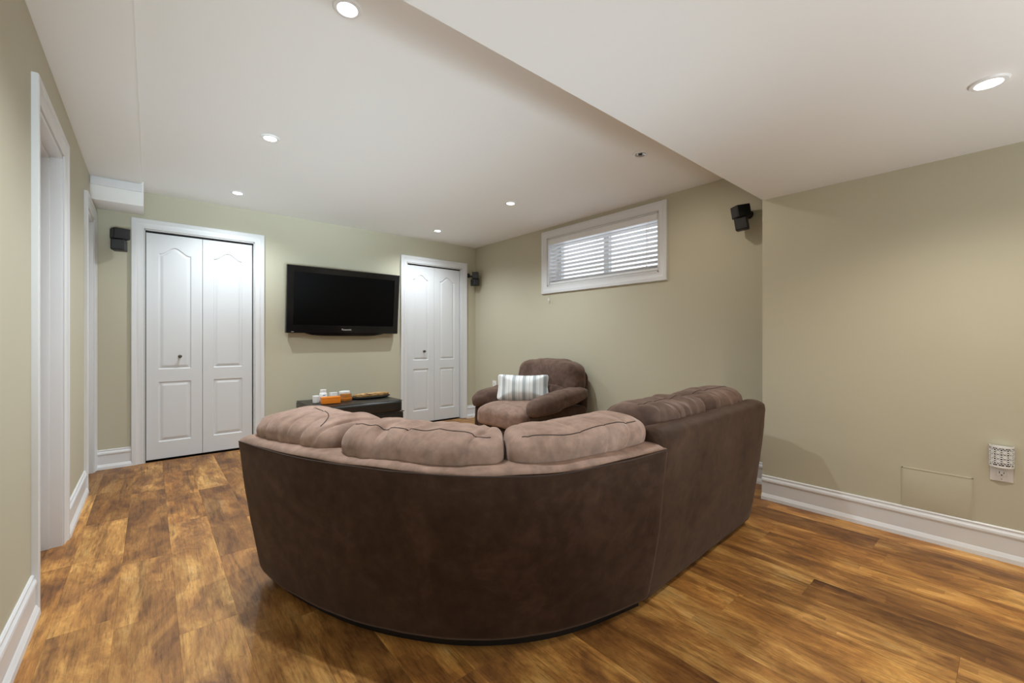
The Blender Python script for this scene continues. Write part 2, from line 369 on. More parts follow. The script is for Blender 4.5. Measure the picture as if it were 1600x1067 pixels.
# ------------------------------------------------------------------ bifold doors
def door_leaf(name, x0, wd, yf, parent):
    """moulded two-panel leaf: real relief, arched head on the upper panel; front faces -y"""
    H0, H1 = 0.014, 2.018
    st = 0.083; pz = [(0.165, 0.700), (0.812, 1.845)]
    offs = [0.0, 0.003, 0.008, 0.014, 0.018, 0.026, 0.036, 0.040]
    dep = [0.0, 0.003, 0.0095, 0.0095, 0.0085, 0.004, 0.0015, 0.0015]
    def depth(d):
        if d <= 0: return 0
        for a, b_, p, q in zip(offs, offs[1:], dep, dep[1:]):
            if d <= b_: return p+(q-p)*(d-a)/(b_-a)
        return dep[-1]
    xs = {0.0, 0.002, wd-0.002, wd}; zs = {H0, H0+0.002, H1-0.002, H1}
    for o_ in offs: xs |= {st+o_, wd-st-o_}
    xi = [st+0.04+(wd-2*st-0.08)*i/16 for i in range(17)]; xs |= set(xi)
    for a, b_ in pz:
        for o_ in offs: zs |= {a+o_, b_-o_}
    zs |= {1.86+0.02*i for i in range(7)} | {1.3+0.06*i for i in range(8)}
    xs = sorted(xs); zs = sorted(zs)
    xs = [x for i, x in enumerate(xs) if i == 0 or x-xs[i-1] > 5e-4]; zs = [z for i, z in enumerate(zs) if i == 0 or z-zs[i-1] > 5e-4]
    def arch(x):
        t = (x-wd/2)/(wd/2-st-0.012)
        return 0.062*0.5*(1+math.cos(PI*max(-1, min(1, t*0.98)))) if abs(t) < 1 else 0
    bm = bmesh.new(); G = []
    for z in zs:
        r = []
        for x in xs:
            d = 0
            for a, b_ in pz:
                d = max(d, min(x-st, wd-st-x, z-a, b_-z))
            dd = depth(d)
            ed = min(x, wd-x, z-H0, H1-z); dd += 0.002*(1-min(1, ed/0.002))
            wz = 0
            if z > 1.3: wz = smoothstep((z-1.3)/0.5) if z < 1.80 else (1 if z <= 1.846 else 1-smoothstep((z-1.846)/0.15))
            r.append(bm.verts.new((x0+x, yf+dd, z+arch(x)*wz)))
        G.append(r)
    for a, b_ in zip(G, G[1:]):
        for i in range(len(xs)-1): bm.faces.new((a[i], a[i+1], b_[i+1], b_[i]))
    # sides and back
    bd = [e for e in bm.edges if len(e.link_faces) == 1]
    ex = bmesh.ops.extrude_edge_only(bm, edges=bd)['geom']
    nv = [g for g in ex if isinstance(g, bmesh.types.BMVert)]
    for v in nv: v.co.y = yf+0.034
    be = [g for g in ex if isinstance(g, bmesh.types.BMEdge) and all(abs(v.co.y-yf-0.034) < 1e-6 for v in g.verts)]
    bmesh.ops.contextual_create(bm, geom=be)
    return link_mesh(name, bm, 'door', parent, 28)
def bifold(idx, x0, x1, knob_x):
    d = struct(empty('door_%d' % idx, (0, 0, 0)))
    casing('casing', (x0-0.004, YB, 0), (1, 0, 0), (0, -1, 0), x1-x0+0.008, DH+0.004, d)
    boxes('jamb', [(x0-0.0, x0+0.006, YB-0.006, YB+0.11, 0, DH), (x1-0.006, x1, YB-0.006, YB+0.11, 0, DH), (x0, x1, YB-0.006, YB+0.11, DH-0.006, DH)], 'trim', d)
    g = 0.011; a = x0+0.011; b_ = x1-0.016; mid = (a+b_)/2; yf = YB+0.022
    for (p, q) in ((a, mid-0.0012), (mid+0.0012, b_)): door_leaf('door_leaf', p, q-p, yf, d)
    boxes('track', [(x0+0.006, x1-0.006, yf+0.004, yf+0.03, DH-0.016, DH-0.006)], 'dark', d)
    mtx = Matrix.Translation((knob_x, yf-0.0, 0.925)) @ Matrix.Rotation(PI/2, 4, 'X')
    lathe('door_knob', [(0, 0), (0.013, 0), (0.013, 0.003), (0.006, 0.005), (0.0055, 0.014), (0.011, 0.018), (0.015, 0.025), (0.0135, 0.031), (0.006, 0.034), (0, 0.0345)], 'pewter', d, 20, mtx)
    return d
bifold(1, D1[0], D1[1], 0.205)
bifold(2, D2[0], D2[1], 2.69)

# left doorways: cased openings with jamb and stop
def side_door(idx, y0, y1, leaf):
    d = struct(empty('door_%d' % idx))
    casing('casing', (XL, y0-0.004, 0), (0, 1, 0), (1, 0, 0), y1-y0+0.008, DH+0.004, d)
    j = 0.018
    boxes('jamb', [(XL-T-0.004, XL+0.004, y0-0.0, y0+j, 0, DH), (XL-T-0.004, XL+0.004, y1-j, y1, 0, DH), (XL-T-0.004, XL+0.004, y0, y1, DH-j, DH)], 'trim', d, 0.002)
    boxes('door_stop', [(XL-0.075, XL-0.04, y0+j, y0+j+0.012, 0, DH-j), (XL-0.075, XL-0.04, y1-j-0.012, y1-j, 0, DH-j), (XL-0.075, XL-0.04, y0+j, y1-j, DH-j-0.012, DH-j)], 'trim', d, 0.002)
    boxes('door_leaf', [(XL-0.112, XL-0.077, y0+j+0.003, y1-j-0.003, 0.012, DH-j-0.003)], 'door', d, 0.002)
    return d
side_door(3, *LA, True); side_door(4, *LB, True)

# ------------------------------------------------------------------ window
win = struct(empty('window_1', (0, 0, 0)))
casing('casing', (XW, WY0-0.003, WZ0-0.003), (0, 1, 0), (-1, 0, 0), WY1-WY0+0.006, WZ1-WZ0+0.006, win, True)
xo = XW+0.235
boxes('window_reveal', [(XW-0.004, xo, WY0, WY0+0.012, WZ0, WZ1), (XW-0.004, xo, WY1-0.012, WY1, WZ0, WZ1), (XW-0.004, xo, WY0, WY1, WZ0, WZ0+0.012), (XW-0.004, xo, WY0, WY1, WZ1-0.012, WZ1)], 'trim', win)
xf0, xf1 = XW+0.165, XW+0.225; fy0, fy1, fz0, fz1 = WY0+0.012, WY1-0.012, WZ0+0.012, WZ1-0.012; fw = 0.045; fb = 0.085
boxes('window_frame', [(xf0, xf1, fy0, fy0+fw, fz0, fz1), (xf0, xf1, fy1-fw, fy1, fz0, fz1), (xf0, xf1, fy0+fw, fy1-fw, fz0, fz0+fb), (xf0, xf1, fy0+fw, fy1-fw, fz1-fw, fz1)], 'vinyl', win, 0.003)
ym = (fy0+fy1)/2
boxes('window_mullion', [(xf0-0.006, xf1-0.01, ym-0.032, ym+0.032, fz0+fb, fz1-fw)], 'vinyl', win, 0.003)
for a, b_ in ((fy0+fw, ym-0.032), (ym+0.032, fy1-fw)):
    boxes('glass_pane', [(xf0+0.03, xf0+0.034, a, b_, fz0+fb, fz1-fw)], 'glass', win)

# blind inside the casing
bl = empty('window_blind', (XW+0.035, 0, 0))
tag(bl, 'white horizontal slat blind hanging inside the small basement window', 'blind')
ba, bb = WY0+0.016, WY1-0.016
bm = add_box(bmesh.new(), -0.040, 0.030, ba, bb, WZ1-0.072, WZ1-0.014, 0.004); link_mesh('headrail', bm, 'slat', bl, 35)
slat_me = None
ns, zt, zb_ = 10, WZ1-0.104, WZ0+0.056
sw, tilt = 0.056, math.radians(-13)
rings = []
for y in (ba+0.004, bb-0.004):
    up = [(t*sw, 0.0022*(1-(2*t)**2)+0.0014) for t in (-0.5, -0.25, 0, 0.25, 0.5)]; dn = [(t*sw, 0.0022*(1-(2*t)**2)-0.0014) for t in (0.5, 0.25, 0, -0.25, -0.5)]
    rings.append([Vector((x*math.cos(tilt)-z*math.sin(tilt), y, x*math.sin(tilt)+z*math.cos(tilt))) for x, z in up+dn])
for i in range(ns):
    z = zt-(zt-zb_)*i/(ns-1)
    if slat_me is None:
        o = link_mesh('slat', sweep_rings(rings), 'slat', bl, 40); slat_me = o.data
    else:
        o = bpy.data.objects.new('slat', slat_me); C.objects.link(o); o.parent = bl
    o.location = (0, 0, z)
boxes('bottom_rail', [(-0.026, 0.026, ba+0.004, bb-0.004, WZ0+0.018, WZ0+0.040)], 'slat', bl, 0.004)
for y in (ba+0.10, ym, bb-0.10):
    boxes('ladder_cord', [(-0.027, -0.0255, y-0.001, y+0.001, WZ0+0.03, WZ1-0.06), (0.0255, 0.027, y-0.001, y+0.001, WZ0+0.03, WZ1-0.06)], 'slat', bl)
tube('tilt_wand', [(-0.046, ba+0.10, WZ1-0.10), (-0.046, ba+0.103, WZ0+0.06)], 0.0022, 'plastic_w', bl, 6)
lathe('wand_tip', [(0, 0), (0.006, 0.002), (0.006, 0.03), (0.002, 0.034), (0, 0.034)], 'steel', bl, 10, Matrix.Translation((-0.046, ba+0.103, WZ0+0.035)))
tube('pull_cord', [(-0.046, bb-0.035, WZ1-0.06), (-0.066, bb-0.03, WZ0-0.02), (-0.066, bb-0.03, WZ0-0.135)], 0.0012, 'slat', bl, 6)
lathe('cord_tassel', [(0, 0), (0.008, 0.001), (0.0075, 0.02), (0.004, 0.034), (0, 0.035)], 'plastic_w', bl, 10, Matrix.Translation((-0.066, bb-0.03, WZ0-0.17)))

# ------------------------------------------------------------------ sectional sofa
def catmull(pts, n):
    P = [Vector((*p, 0)) for p in pts]; P = [2*P[0]-P[1]]+P+[2*P[-1]-P[-2]]; out = []
    for i in range(1, len(P)-2):
        for k in range(n):
            t = k/n; a, b_, c_, d = P[i-1:i+3]
            out.append(0.5*((2*b_)+(c_-a)*t+(2*a-5*b_+4*c_-d)*t*t+(3*b_-a-3*c_+d)*t**3))
    out.append(P[-2]); return out
def resample(poly, n):
    L = [0]
    for a, b_ in zip(poly, poly[1:]): L.append(L[-1]+(b_-a).length)
    out = []; j = 0
    for i in range(n):
        s = L[-1]*i/(n-1)
        while j < len(L)-2 and L[j+1] < s: j += 1
        t = (s-L[j])/max(1e-9, L[j+1]-L[j]); out.append(poly[j].lerp(poly[j+1], min(1, max(0, t))))
    return out
def relax(p, k):
    for _ in range(k): p = [p[0]]+[(p[i-1]+2*p[i]+p[i+1])/4 for i in range(1, len(p)-1)]+[p[-1]]
    return p
NS = 61
TOP = resample(relax(catmull([(0.285, 2.09), (0.325, 1.95), (0.405, 1.70), (0.510, 1.475), (0.610, 1.30), (0.712, 1.150), (0.835, 1.030), (0.985, 0.945), (1.18, 0.893), (1.528, 0.873)], 10), 40), NS)
BOT = resample(relax(catmull([(0.385, 2.16), (0.405, 2.03), (0.440, 1.90), (0.522, 1.655), (0.634, 1.45), (0.778, 1.262), (0.913, 1.145), (1.07, 1.053), (1.243, 0.993), (1.50, 0.948)], 10), 40), NS)
def normals(P):
    out = []
    for i in range(len(P)):
        t = (P[min(i+1, len(P)-1)]-P[max(i-1, 0)]).normalized(); out.append(Vector((-t.y, t.x, 0)))   # inward (left of travel)
    return out
NT = normals(TOP)
def shell(name, TOPp, BOTp, NRM, zlow, zrim, parent, m='suede', seed=0, endcap=0.02, roll=0.042, split=False):
    """padded back: leaning outer face, rolled top, inner face"""
    dz = zrim-0.03
    first_top = 0
    prof = [(0.145, zlow, 1), (0.0, zlow, 0), (-0.004, zlow+0.015, 0)]
    for i in range(1, 13): prof.append((-0.004-0.010*math.sin(PI*i/13), zlow+0.015+(dz-0.02-zlow-0.015)*i/13, 2))
    prof.append((-0.006, dz-0.014, 2)); first_top = len(prof)
    for i in range(9):
        a = PI*i/8; prof.append((0.062-0.066*math.cos(a), dz-0.006+roll*math.sin(a)**0.8 if 0 < i < 8 else dz-0.006, 2))
    prof += [(0.135, dz-0.06, 2), (0.15, 0.42, 2), (0.155, 0.25, 2)]
    rings = []; n = len(TOPp)
    for i in range(n):
        e = min(i, n-1-i); sh = 1.0
        r = []
        for off, z, kind in prof:
            t = max(0.0, min(1.0, (z-zlow)/(dz-zlow)))
            base = BOTp[i].lerp(TOPp[i], t)
            p = base+NRM[i]*off+Vector((0, 0, z))
            q = fbm(p, 3.0, seed)*0.010*smoothstep(t*2)*(1 if off < 0.1 else 0.4)+fbm(p, 11, seed+2)*0.003
            p -= NRM[i]*q; p.z += (fbm(p, 4.0, seed+5)*0.008 if z > dz-0.05 else 0)
            r.append(p)
        rings.append(r)
    # rounded ends: pull in the last rings towards their own centre
    def cap(r, tdir):
        c = sum(r, Vector())/len(r); res = []
        for sc_, mv in ((0.985, 0.006), (0.955, 0.014), (0.90, endcap)):
            res.append([c+Vector(((p-c).x*sc_, (p-c).y*sc_, (p-c).z*(1-(1-sc_)*0.55)))+tdir*mv for p in r])
        return res
    t0 = (TOPp[0]-TOPp[1]).normalized(); t1 = (TOPp[-1]-TOPp[-2]).normalized()
    rings = list(reversed(cap(rings[0], t0)))+rings+cap(rings[-1], t1)
    if not split: return link_mesh(name, sweep_rings(rings), m, parent, 180)
    # same cloth above the welt seam takes the lit suede: lamp light painted in
    o = link_mesh(name, sweep_rings(rings), m, parent, 180); o.data.materials.append(M['suede_lit'])
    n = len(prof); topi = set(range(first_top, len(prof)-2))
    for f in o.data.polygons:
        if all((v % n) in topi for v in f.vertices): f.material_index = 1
    return o

sofa = empty('sectional_sofa', (1.5, 1.6, 0))
def P2S(o):   # child coordinates are written in world space
    o.matrix_parent_inverse = Matrix.Translation((-1.5, -1.6, 0)); return o
tag(sofa, 'large curved dark brown suede sectional sofa seen from behind', 'sofa')
ZL, ZR = 0.045, 0.690
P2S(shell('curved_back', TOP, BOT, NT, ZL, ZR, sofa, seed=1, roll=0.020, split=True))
seam_pts = [TOP[i]-NT[i]*(0.008+0.006*fbm(TOP[i], 3, 9))+Vector((0, 0, 0.652+0.006*fbm(TOP[i], 4, 6))) for i in range(0, NS)]
P2S(tube('back_seam', seam_pts, 0.0025, 'seam', sofa, 6))
n2 = 25
T2 = [Vector((1.535+(2.70-1.535)*i/(n2-1), 0.880+0.050*i/(n2-1), 0)) for i in range(n2)]
B2 = [Vector((1.515+(2.635-1.515)*i/(n2-1), 0.950+0.040*i/(n2-1), 0)) for i in range(n2)]
N2 = normals(T2)
P2S(shell('straight_back', T2, B2, N2, ZL-0.005, 0.722, sofa, seed=4))
# plinths under both modules, set back and dark
def inset(P, NRM, d): return [p+n*d for p, n in zip(P, NRM)]
NB = normals(BOT)
bo = inset(BOT, NB, 0.035); bi = inset(BOT, NB, 0.60)
rings = [[p+Vector((0, 0, 0.0)), p+Vector((0, 0, 0.06)), q+Vector((0, 0, 0.06)), q] for p, q in zip(bo, bi)]
P2S(link_mesh('curved_plinth', sweep_rings(rings), 'black_matte', sofa))
P2S(boxes('straight_plinth', [(1.54, 2.66, 1.03, 1.78, 0, 0.06)], 'black_matte', sofa))
# seat bases
bo = inset(BOT, NB, 0.10); bi = inset(BOT, NB, 0.66)
rings = [[p+Vector((0, 0, 0.05)), p+Vector((0, 0, 0.30)), q+Vector((0, 0, 0.30)), q+Vector((0, 0, 0.05))] for p, q in zip(bo, bi)]
P2S(link_mesh('curved_base', sweep_rings(rings), 'suede', sofa))
P2S(boxes('straight_base', [(1.53, 2.62, 1.06, 1.84, 0.05, 0.30)], 'suede', sofa, 0.02))

# cushions follow an offset of the curved rim
def path_fn(P, NRM):
    L = [0]
    for a, b_ in zip(P, P[1:]): L.append(L[-1]+(b_-a).length)
    def f(s):
        s = s*L[-1]
        if s <= 0:
            t = (P[1]-P[0]).normalized(); return P[0]+t*s, NRM[0]
        if s >= L[-1]:
            t = (P[-1]-P[-2]).normalized(); return P[-1]+t*(s-L[-1]), NRM[-1]
        for i in range(len(L)-1):
            if s <= L[i+1]:
                t = (s-L[i])/(L[i+1]-L[i]); return P[i].lerp(P[i+1], t), NRM[i].lerp(NRM[i+1], t).normalized()
    return f, L[-1]
CP_, CL = path_fn(TOP, NT)
def px_u(p):
    F = Vector((math.sin(YAW), math.cos(YAW))); R = Vector((math.cos(YAW), -math.sin(YAW))); q = Vector((p.x, p.y)); return 800+665*q.dot(R)/q.dot(F)
def s_at(u, off):
    best = min(range(1001), key=lambda k: abs(px_u(CP_(k/1000)[0]+CP_(k/1000)[1]*off)-u)); return best/1000
OFF = 0.225
def curved_cushion(s0, s1, zc, hz, hy, seed, off=OFF, lean=0.18, tall=0.0, roll=0.0, **kw):
    half = (s1-s0)/2; mid = (s0+s1)/2; hx = half*CL*(0.93)
    def fn(p):
        b_, n = CP_(mid+half*p.x/hx)
        yy = p.y*(1-0.72*smoothstep((0.0-p.z)/(0.8*hz))) if p.y < 0 else p.y
        q = b_+n*(off+yy-lean*(p.z)); q.z = zc+p.z+tall*(p.x/hx)+roll*p.y; return q
    return Soft(hx, hy, hz, fn=fn, seed=seed, **kw)
def finish_cushion(c, kname, parent, m='suede_lit', n=(84, 34, 44)):
    o = P2S(c.build(kname, m, parent, *n))
    return o
sA, sB = s_at(568, 0.2), s_at(787, 0.2)
cush = []
c1 = curved_cushion(-0.012, sA-0.002, 0.673, 0.102, 0.185, 11, off=0.225, lean=0.25, k=4.5, k2=2.4, amp=0.012, wr=0.007, wf=(11, 3, 4), roll=0.0, cr=0.008, cf=(13, 2.5, 3))
c2 = curved_cushion(sA+0.004, sB-0.003, 0.669, 0.098, 0.165, 23, off=0.205, lean=0.22, k=7, k2=2.5, amp=0.013, wr=0.008, wf=(13, 4, 5), cr=0.008, cf=(13, 2.5, 3))
c3 = curved_cushion(sB+0.003, 0.985, 0.677, 0.098, 0.150, 37, off=0.195, lean=0.22, k=8, k2=2.8, amp=0.010, wr=0.005, wf=(7, 4, 5), tall=0.008, cr=0.006, cf=(9, 2, 3))
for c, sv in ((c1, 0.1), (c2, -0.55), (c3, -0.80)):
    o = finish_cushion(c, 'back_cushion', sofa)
    us = [-0.985+1.97*i/60 for i in range(61)]
    if c is c1:
        ln = [(p.x, p.y, 1) for p in catmull([(-0.25, 0.10), (0.05, 0.02), (0.30, -0.10), (0.52, -0.32), (0.72, -0.62), (0.90, -0.95)], 8)]
    else: ln = [(u, sv+0.06*math.sin(5*u), 1.0) for u in us]
    s_ = c.line('cushion_seam', ln, 0.0018, 'seam', o, 0.0006)
def straight_cushion(xc, hx, yc, zc, hz, hy, seed, lean=0.22, **kw):
    def fn(p):
        t = (xc+p.x-1.535)/1.165; yy = p.y*(1-0.7*smoothstep((-0.02-p.z)/(0.75*hz))) if p.y < 0 else p.y
        return Vector((xc+p.x, yc+0.05*t+yy-lean*p.z, zc+p.z))
    return Soft(hx, hy, hz, fn=fn, seed=seed, **kw)
c4 = straight_cushion(1.865, 0.268, 1.110, 0.681, 0.116, 0.150, 51, k=6.0, k2=2.8, amp=0.016, wr=0.008, wf=(12, 4, 6), cr=0.009, cf=(13, 3, 3))
c5 = straight_cushion(2.415, 0.282, 1.115, 0.686, 0.118, 0.150, 67, k=4.2, k2=2.7, amp=0.014, wr=0.007, wf=(9, 4, 8), cr=0.008, cf=(4, 3, 11))
for c in (c4, c5):
    o = finish_cushion(c, 'back_cushion', sofa, 'suede_dim')
    c.line('cushion_seam', [(-0.93+1.86*i/40, -0.15, 1.0) for i in range(41)], 0.0018, 'seam', o, 0.0006)
# seat cushions
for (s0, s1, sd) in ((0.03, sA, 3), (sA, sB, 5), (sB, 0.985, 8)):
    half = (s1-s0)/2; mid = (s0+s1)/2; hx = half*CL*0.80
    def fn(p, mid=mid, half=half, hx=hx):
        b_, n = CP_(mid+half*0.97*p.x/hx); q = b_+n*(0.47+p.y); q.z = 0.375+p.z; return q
    P2S(Soft(hx, 0.29, 0.085, fn=fn, seed=sd, k=5, wr=0.004).build('seat_cushion', 'suede_lit', sofa, 26, 22, 10))
for xc, sd in ((1.81, 13), (2.36, 17)):
    P2S(Soft(0.27, 0.37, 0.09, fn=lambda p, xc=xc: Vector((xc+p.x, 1.50+p.y, 0.385+p.z)), seed=sd, k=5, wr=0.004).build('seat_cushion', 'suede_lit', sofa, 24, 26, 10))
# padded arm at the far end
P2S(Soft(0.105, 0.42, 0.10, fn=lambda p: Vector((2.755+p.x, 1.40+p.y, 0.565+p.z-0.06*(p.y/0.42))), seed=71, k=3.2, wr=0.005, wf=(4, 12, 4)).build('armrest', 'suede_dim', sofa, 14, 34, 14))
P2S(boxes('arm_panel', [(2.64, 2.76, 1.02, 1.80, 0.05, 0.55)], 'suede', sofa, 0.03))
for x, y in ((1.50, 1.02), (2.72, 1.06), (2.72, 1.74), (0.46, 2.10), (1.60, 1.70)):
    P2S(lathe('foot', [(0, 0), (0.022, 0), (0.028, 0.055), (0, 0.055)], 'black_matte', sofa, 14, Matrix.Translation((x, y, 0))))

# ------------------------------------------------------------------ armchair (faces -x, back to the window wall)
ch = empty('armchair', (2.95, 3.23, 0), -PI/2)   # local -y is the front, local x runs along world -y... 
ch.rotation_euler = (0, 0, -PI/2)
tag(ch, 'plump brown suede armchair with padded arms against the window wall', 'armchair')
# local frame: front is -y (world -x), right-hand side of the sitter... local +x = world -y
Soft(0.40, 0.40, 0.12, k=9, fn=lambda p: p+Vector((0, 0.03, 0.165)), amp=0.004, wr=0.0, cr=0.0, seed=81).build('base', 'suede', ch, 18, 18, 8)
def seat_fn(p):
    f = smoothstep((-p.y-0.12)/0.3)
    return Vector((p.x, p.y-0.09, 0.325+p.z+0.03*(1-(p.x/0.33)**2)-0.025*f))
Soft(0.325, 0.385, 0.105, k=4.5, fn=seat_fn, amp=0.014, wr=0.005, wf=(8, 4, 4), seed=83).build('seat_cushion', 'suede_lit', ch, 30, 34, 12)
Soft(0.315, 0.04, 0.075, k=5, fn=lambda p: p+Vector((0, -0.385, 0.145)), amp=0.004, wr=0.002, seed=84).build('footrest_panel', 'suede', ch, 24, 6, 10)
def back_fn(p):
    t = (p.z+0.17)/0.34; return Vector((p.x*(1-0.10*max(0, t-0.4)), p.y+0.335+0.16*(p.z), 0.700+p.z-0.02*(p.x/0.44)**2))
Soft(0.435, 0.125, 0.165, k=4.6, fn=back_fn, amp=0.016, wr=0.006, wf=(9, 3, 6), seed=85).build('head_cushion', 'suede_dim', ch, 36, 16, 20)
Soft(0.36, 0.11, 0.13, k=4, fn=lambda p: Vector((p.x, p.y+0.265+0.15*p.z, 0.500+p.z)), amp=0.012, wr=0.004, seed=86).build('lumbar_cushion', 'suede_dim', ch, 26, 12, 14)
Soft(0.42, 0.06, 0.33, k=8, fn=lambda p: Vector((p.x, p.y+0.41+0.06*p.z, 0.44+p.z)), amp=0.006, wr=0.0, cr=0.0, seed=87).build('back_panel', 'suede', ch, 20, 6, 18)
for s in (-1, 1):
    def arm_fn(p, s=s):
        t = max(0.0, min(1.05, (p.y+0.39)/0.78))       # 0 front .. 1 rear
        return Vector((s*(0.415+0.015*t)+p.x+0.0*s, p.y+0.015, 0.455+p.z*(0.85+0.25*(1-t))+0.105*t**1.3-0.025*(1-t)**3))
    a = Soft(0.105, 0.385, 0.085, k=3.0, fn=arm_fn, amp=0.012, wr=0.006, wf=(4, 9, 5), seed=90+s).build('armrest', 'suede_dim', ch, 16, 34, 14)
    Soft(0.06, 0.36, 0.19, k=7, fn=lambda p, s=s: Vector((s*0.425+p.x, p.y+0.03, 0.24+p.z)), amp=0.005, wr=0.002, seed=95+s).build('arm_panel', 'suede', ch, 8, 22, 12)
for x in (-0.36, 0.36):
    for y in (-0.30, 0.38): lathe('foot', [(0, 0), (0.022, 0), (0.028, 0.06), (0, 0.06)], 'black_matte', ch, 14, Matrix.Translation((x, y, 0)))

# striped pillow leaning on the armchair seat
def pil_fn(p):
    e = (abs(p.x)/0.255)**3*(abs(p.z)/0.13)**3
    return Vector((p.x*(1-0.07*(1-(p.x/0.255)**2)*0+0.03*e-0.05*(1-abs(p.z)/0.13)*abs(p.x)/0.255), p.y*(1-0.88*max((abs(p.x)/0.255)**4, (abs(p.z)/0.13)**4)), p.z*(1+0.06*e)-0.012*(1-(p.x/0.255)**2)))
pl_ = Soft(0.262, 0.075, 0.132, k=9, fn=pil_fn, puff=0.25, amp=0.006, wr=0.004, wf=(9, 3, 5), cr=0.002, seed=101).build('throw_pillow', 'stripe', None, 44, 10, 24)
pl_.location = (2.90, 3.24, 0.59); pl_.rotation_euler = (math.radians(-20), math.radians(0), -YAW+math.radians(-6))
tag(pl_, 'white and grey striped lumbar pillow on the armchair seat', 'pillow')

# ------------------------------------------------------------------ storage ottoman
OX0, OX1, OY0, OY1 = 1.135, 2.025, 4.13, 4.80
ot = empty('storage_ottoman', ((OX0+OX1)/2, (OY0+OY1)/2, 0))
tag(ot, 'black leather storage ottoman box with stitched lid below the television', 'ottoman')
hx, hy = (OX1-OX0)/2, (OY1-OY0)/2
bm = add_box(bmesh.new(), -hx+0.004, hx-0.004, -hy+0.004, hy-0.004, 0.025, 0.325, 0.012, 3); link_mesh('body', bm, 'leather', ot, 40)
lid = Soft(hx, hy, 0.060, k=14, fn=lambda p: Vector((p.x, p.y, 0.387+p.z+(0.010*(1-(p.x/hx)**4)*(1-(p.y/hy)**4) if p.z > 0 else 0))), amp=0.003, wr=0.0, cr=0.0, seed=111)
lido = lid.build('lid', 'leather', ot, 34, 26, 8)
tube('lid_piping', [(-hx, -hy, 0.330), (hx, -hy, 0.330), (hx, hy, 0.330), (-hx, hy, 0.330), (-hx, -hy, 0.330)], 0.004, 'leather', ot, 6)
top_s = []
for q in [(-hx*0.97, -hy*0.96), (hx*0.97, -hy*0.96), (hx*0.97, hy*0.96), (-hx*0.97, hy*0.96), (-hx*0.97, -hy*0.96)]: top_s.append((q[0], q[1], 0.442))
tube('lid_stitch', top_s, 0.003, 'leather', ot, 6)
for sx in (-1, 1):
    for sy in (-1, 1): lathe('foot', [(0, 0), (0.018, 0), (0.022, 0.03), (0, 0.03)], 'black_matte', ot, 12, Matrix.Translation((sx*(hx-0.05), sy*(hy-0.05), 0)))
ZT = 0.459
def on_ott(name, x, y, rz, label, cat):
    return tag(empty(name, (x, y, ZT), rz), label, cat)
o = on_ott('orange_box', 1.335, 4.30, math.radians(-6), 'small bright orange box on the front left of the ottoman lid', 'box')
boxes('carton', [(-0.085, 0.085, -0.045, 0.045, 0, 0.058)], 'orange', o, 0.004)
boxes('carton_lid', [(-0.087, 0.087, -0.047, 0.047, 0.05, 0.062)], 'orange', o, 0.003)
o = on_ott('amber_box', 1.508, 4.375, math.radians(20), 'small brown and amber box right of the bright orange box on the ottoman', 'box')
boxes('carton', [(-0.04, 0.04, -0.04, 0.04, 0, 0.07)], 'amber', o, 0.004)
boxes('carton_band', [(-0.042, 0.042, -0.042, 0.042, 0.02, 0.032)], 'orange', o, 0.001)
o = on_ott('pill_bottle', 1.318, 4.47, 0, 'white bottle with a blue print behind the orange box on the ottoman', 'bottle')
lathe('bottle_body', [(0, 0), (0.034, 0), (0.036, 0.004), (0.036, 0.08), (0.028, 0.09), (0.024, 0.092), (0, 0.092)], 'plastic_w', o, 24)
lathe('cap', [(0, 0.09), (0.028, 0.09), (0.029, 0.093), (0.028, 0.118), (0, 0.12)], 'plastic_w', o, 24)
bm = bmesh.new()
for k in range(8):
    for zz in (0.056, 0.066):
        pass
n_ = 8; vs = [[bm.verts.new((0.0364*math.cos(-PI*0.62+0.1*k), 0.0364*math.sin(-PI*0.62+0.1*k), z)) for k in range(n_)] for z in (0.060, 0.068)]
for k in range(n_-1): bm.faces.new((vs[0][k], vs[0][k+1], vs[1][k+1], vs[1][k]))
link_mesh('bottle_print', bm, 'label_blue', o)
o = on_ott('white_jar', 1.235, 4.42, 0, 'low white jar left of the blue printed bottle on the ottoman', 'jar')
lathe('jar_body', [(0, 0), (0.028, 0), (0.030, 0.004), (0.030, 0.05), (0, 0.05)], 'plastic_w', o, 20)
lathe('lid', [(0, 0.048), (0.032, 0.048), (0.032, 0.066), (0.03, 0.068), (0, 0.068)], 'plastic_w', o, 20)
o = on_ott('white_carton', 1.425, 4.50, math.radians(10), 'flat white carton right of the blue printed bottle on the ottoman', 'box')
boxes('carton', [(-0.035, 0.035, -0.02, 0.02, 0, 0.075)], 'plastic_w', o, 0.003)
boxes('carton_flap', [(-0.036, 0.036, -0.021, 0.021, 0.065, 0.077)], 'plastic_w', o, 0.002)
o = on_ott('white_tub', 1.545, 4.52, 0, 'round white tub behind the small brown box on the ottoman', 'tub')
lathe('tub_body', [(0, 0), (0.045, 0), (0.050, 0.06), (0, 0.06)], 'plastic_w', o, 24)
lathe('lid', [(0, 0.058), (0.053, 0.058), (0.053, 0.078), (0.05, 0.08), (0, 0.08)], 'plastic_w', o, 24)
o = on_ott('serving_tray', 1.79, 4.43, math.radians(4), 'dark oval tray on the right of the black ottoman', 'tray')
rr_ = []
bm = bmesh.new(); prof = [(0.0, 0.0), (0.9, 0.0), (1.0, 0.012), (1.0, 0.015), (0.97, 0.014), (0.9, 0.004), (0.0, 0.004)]
N_ = 32; R_ = [[bm.verts.new((0.215*r*math.cos(2*PI*k/N_)+0.0, 0.11*r*math.sin(2*PI*k/N_), z)) for k in range(N_)] for r, z in prof[1:-1]]
for a, b_ in zip(R_, R_[1:]):
    for k in range(N_): bm.faces.new((a[k], a[(k+1) % N_], b_[(k+1) % N_], b_[k]))
bm.faces.new(R_[0]); bm.faces.new(list(reversed(R_[-1])))
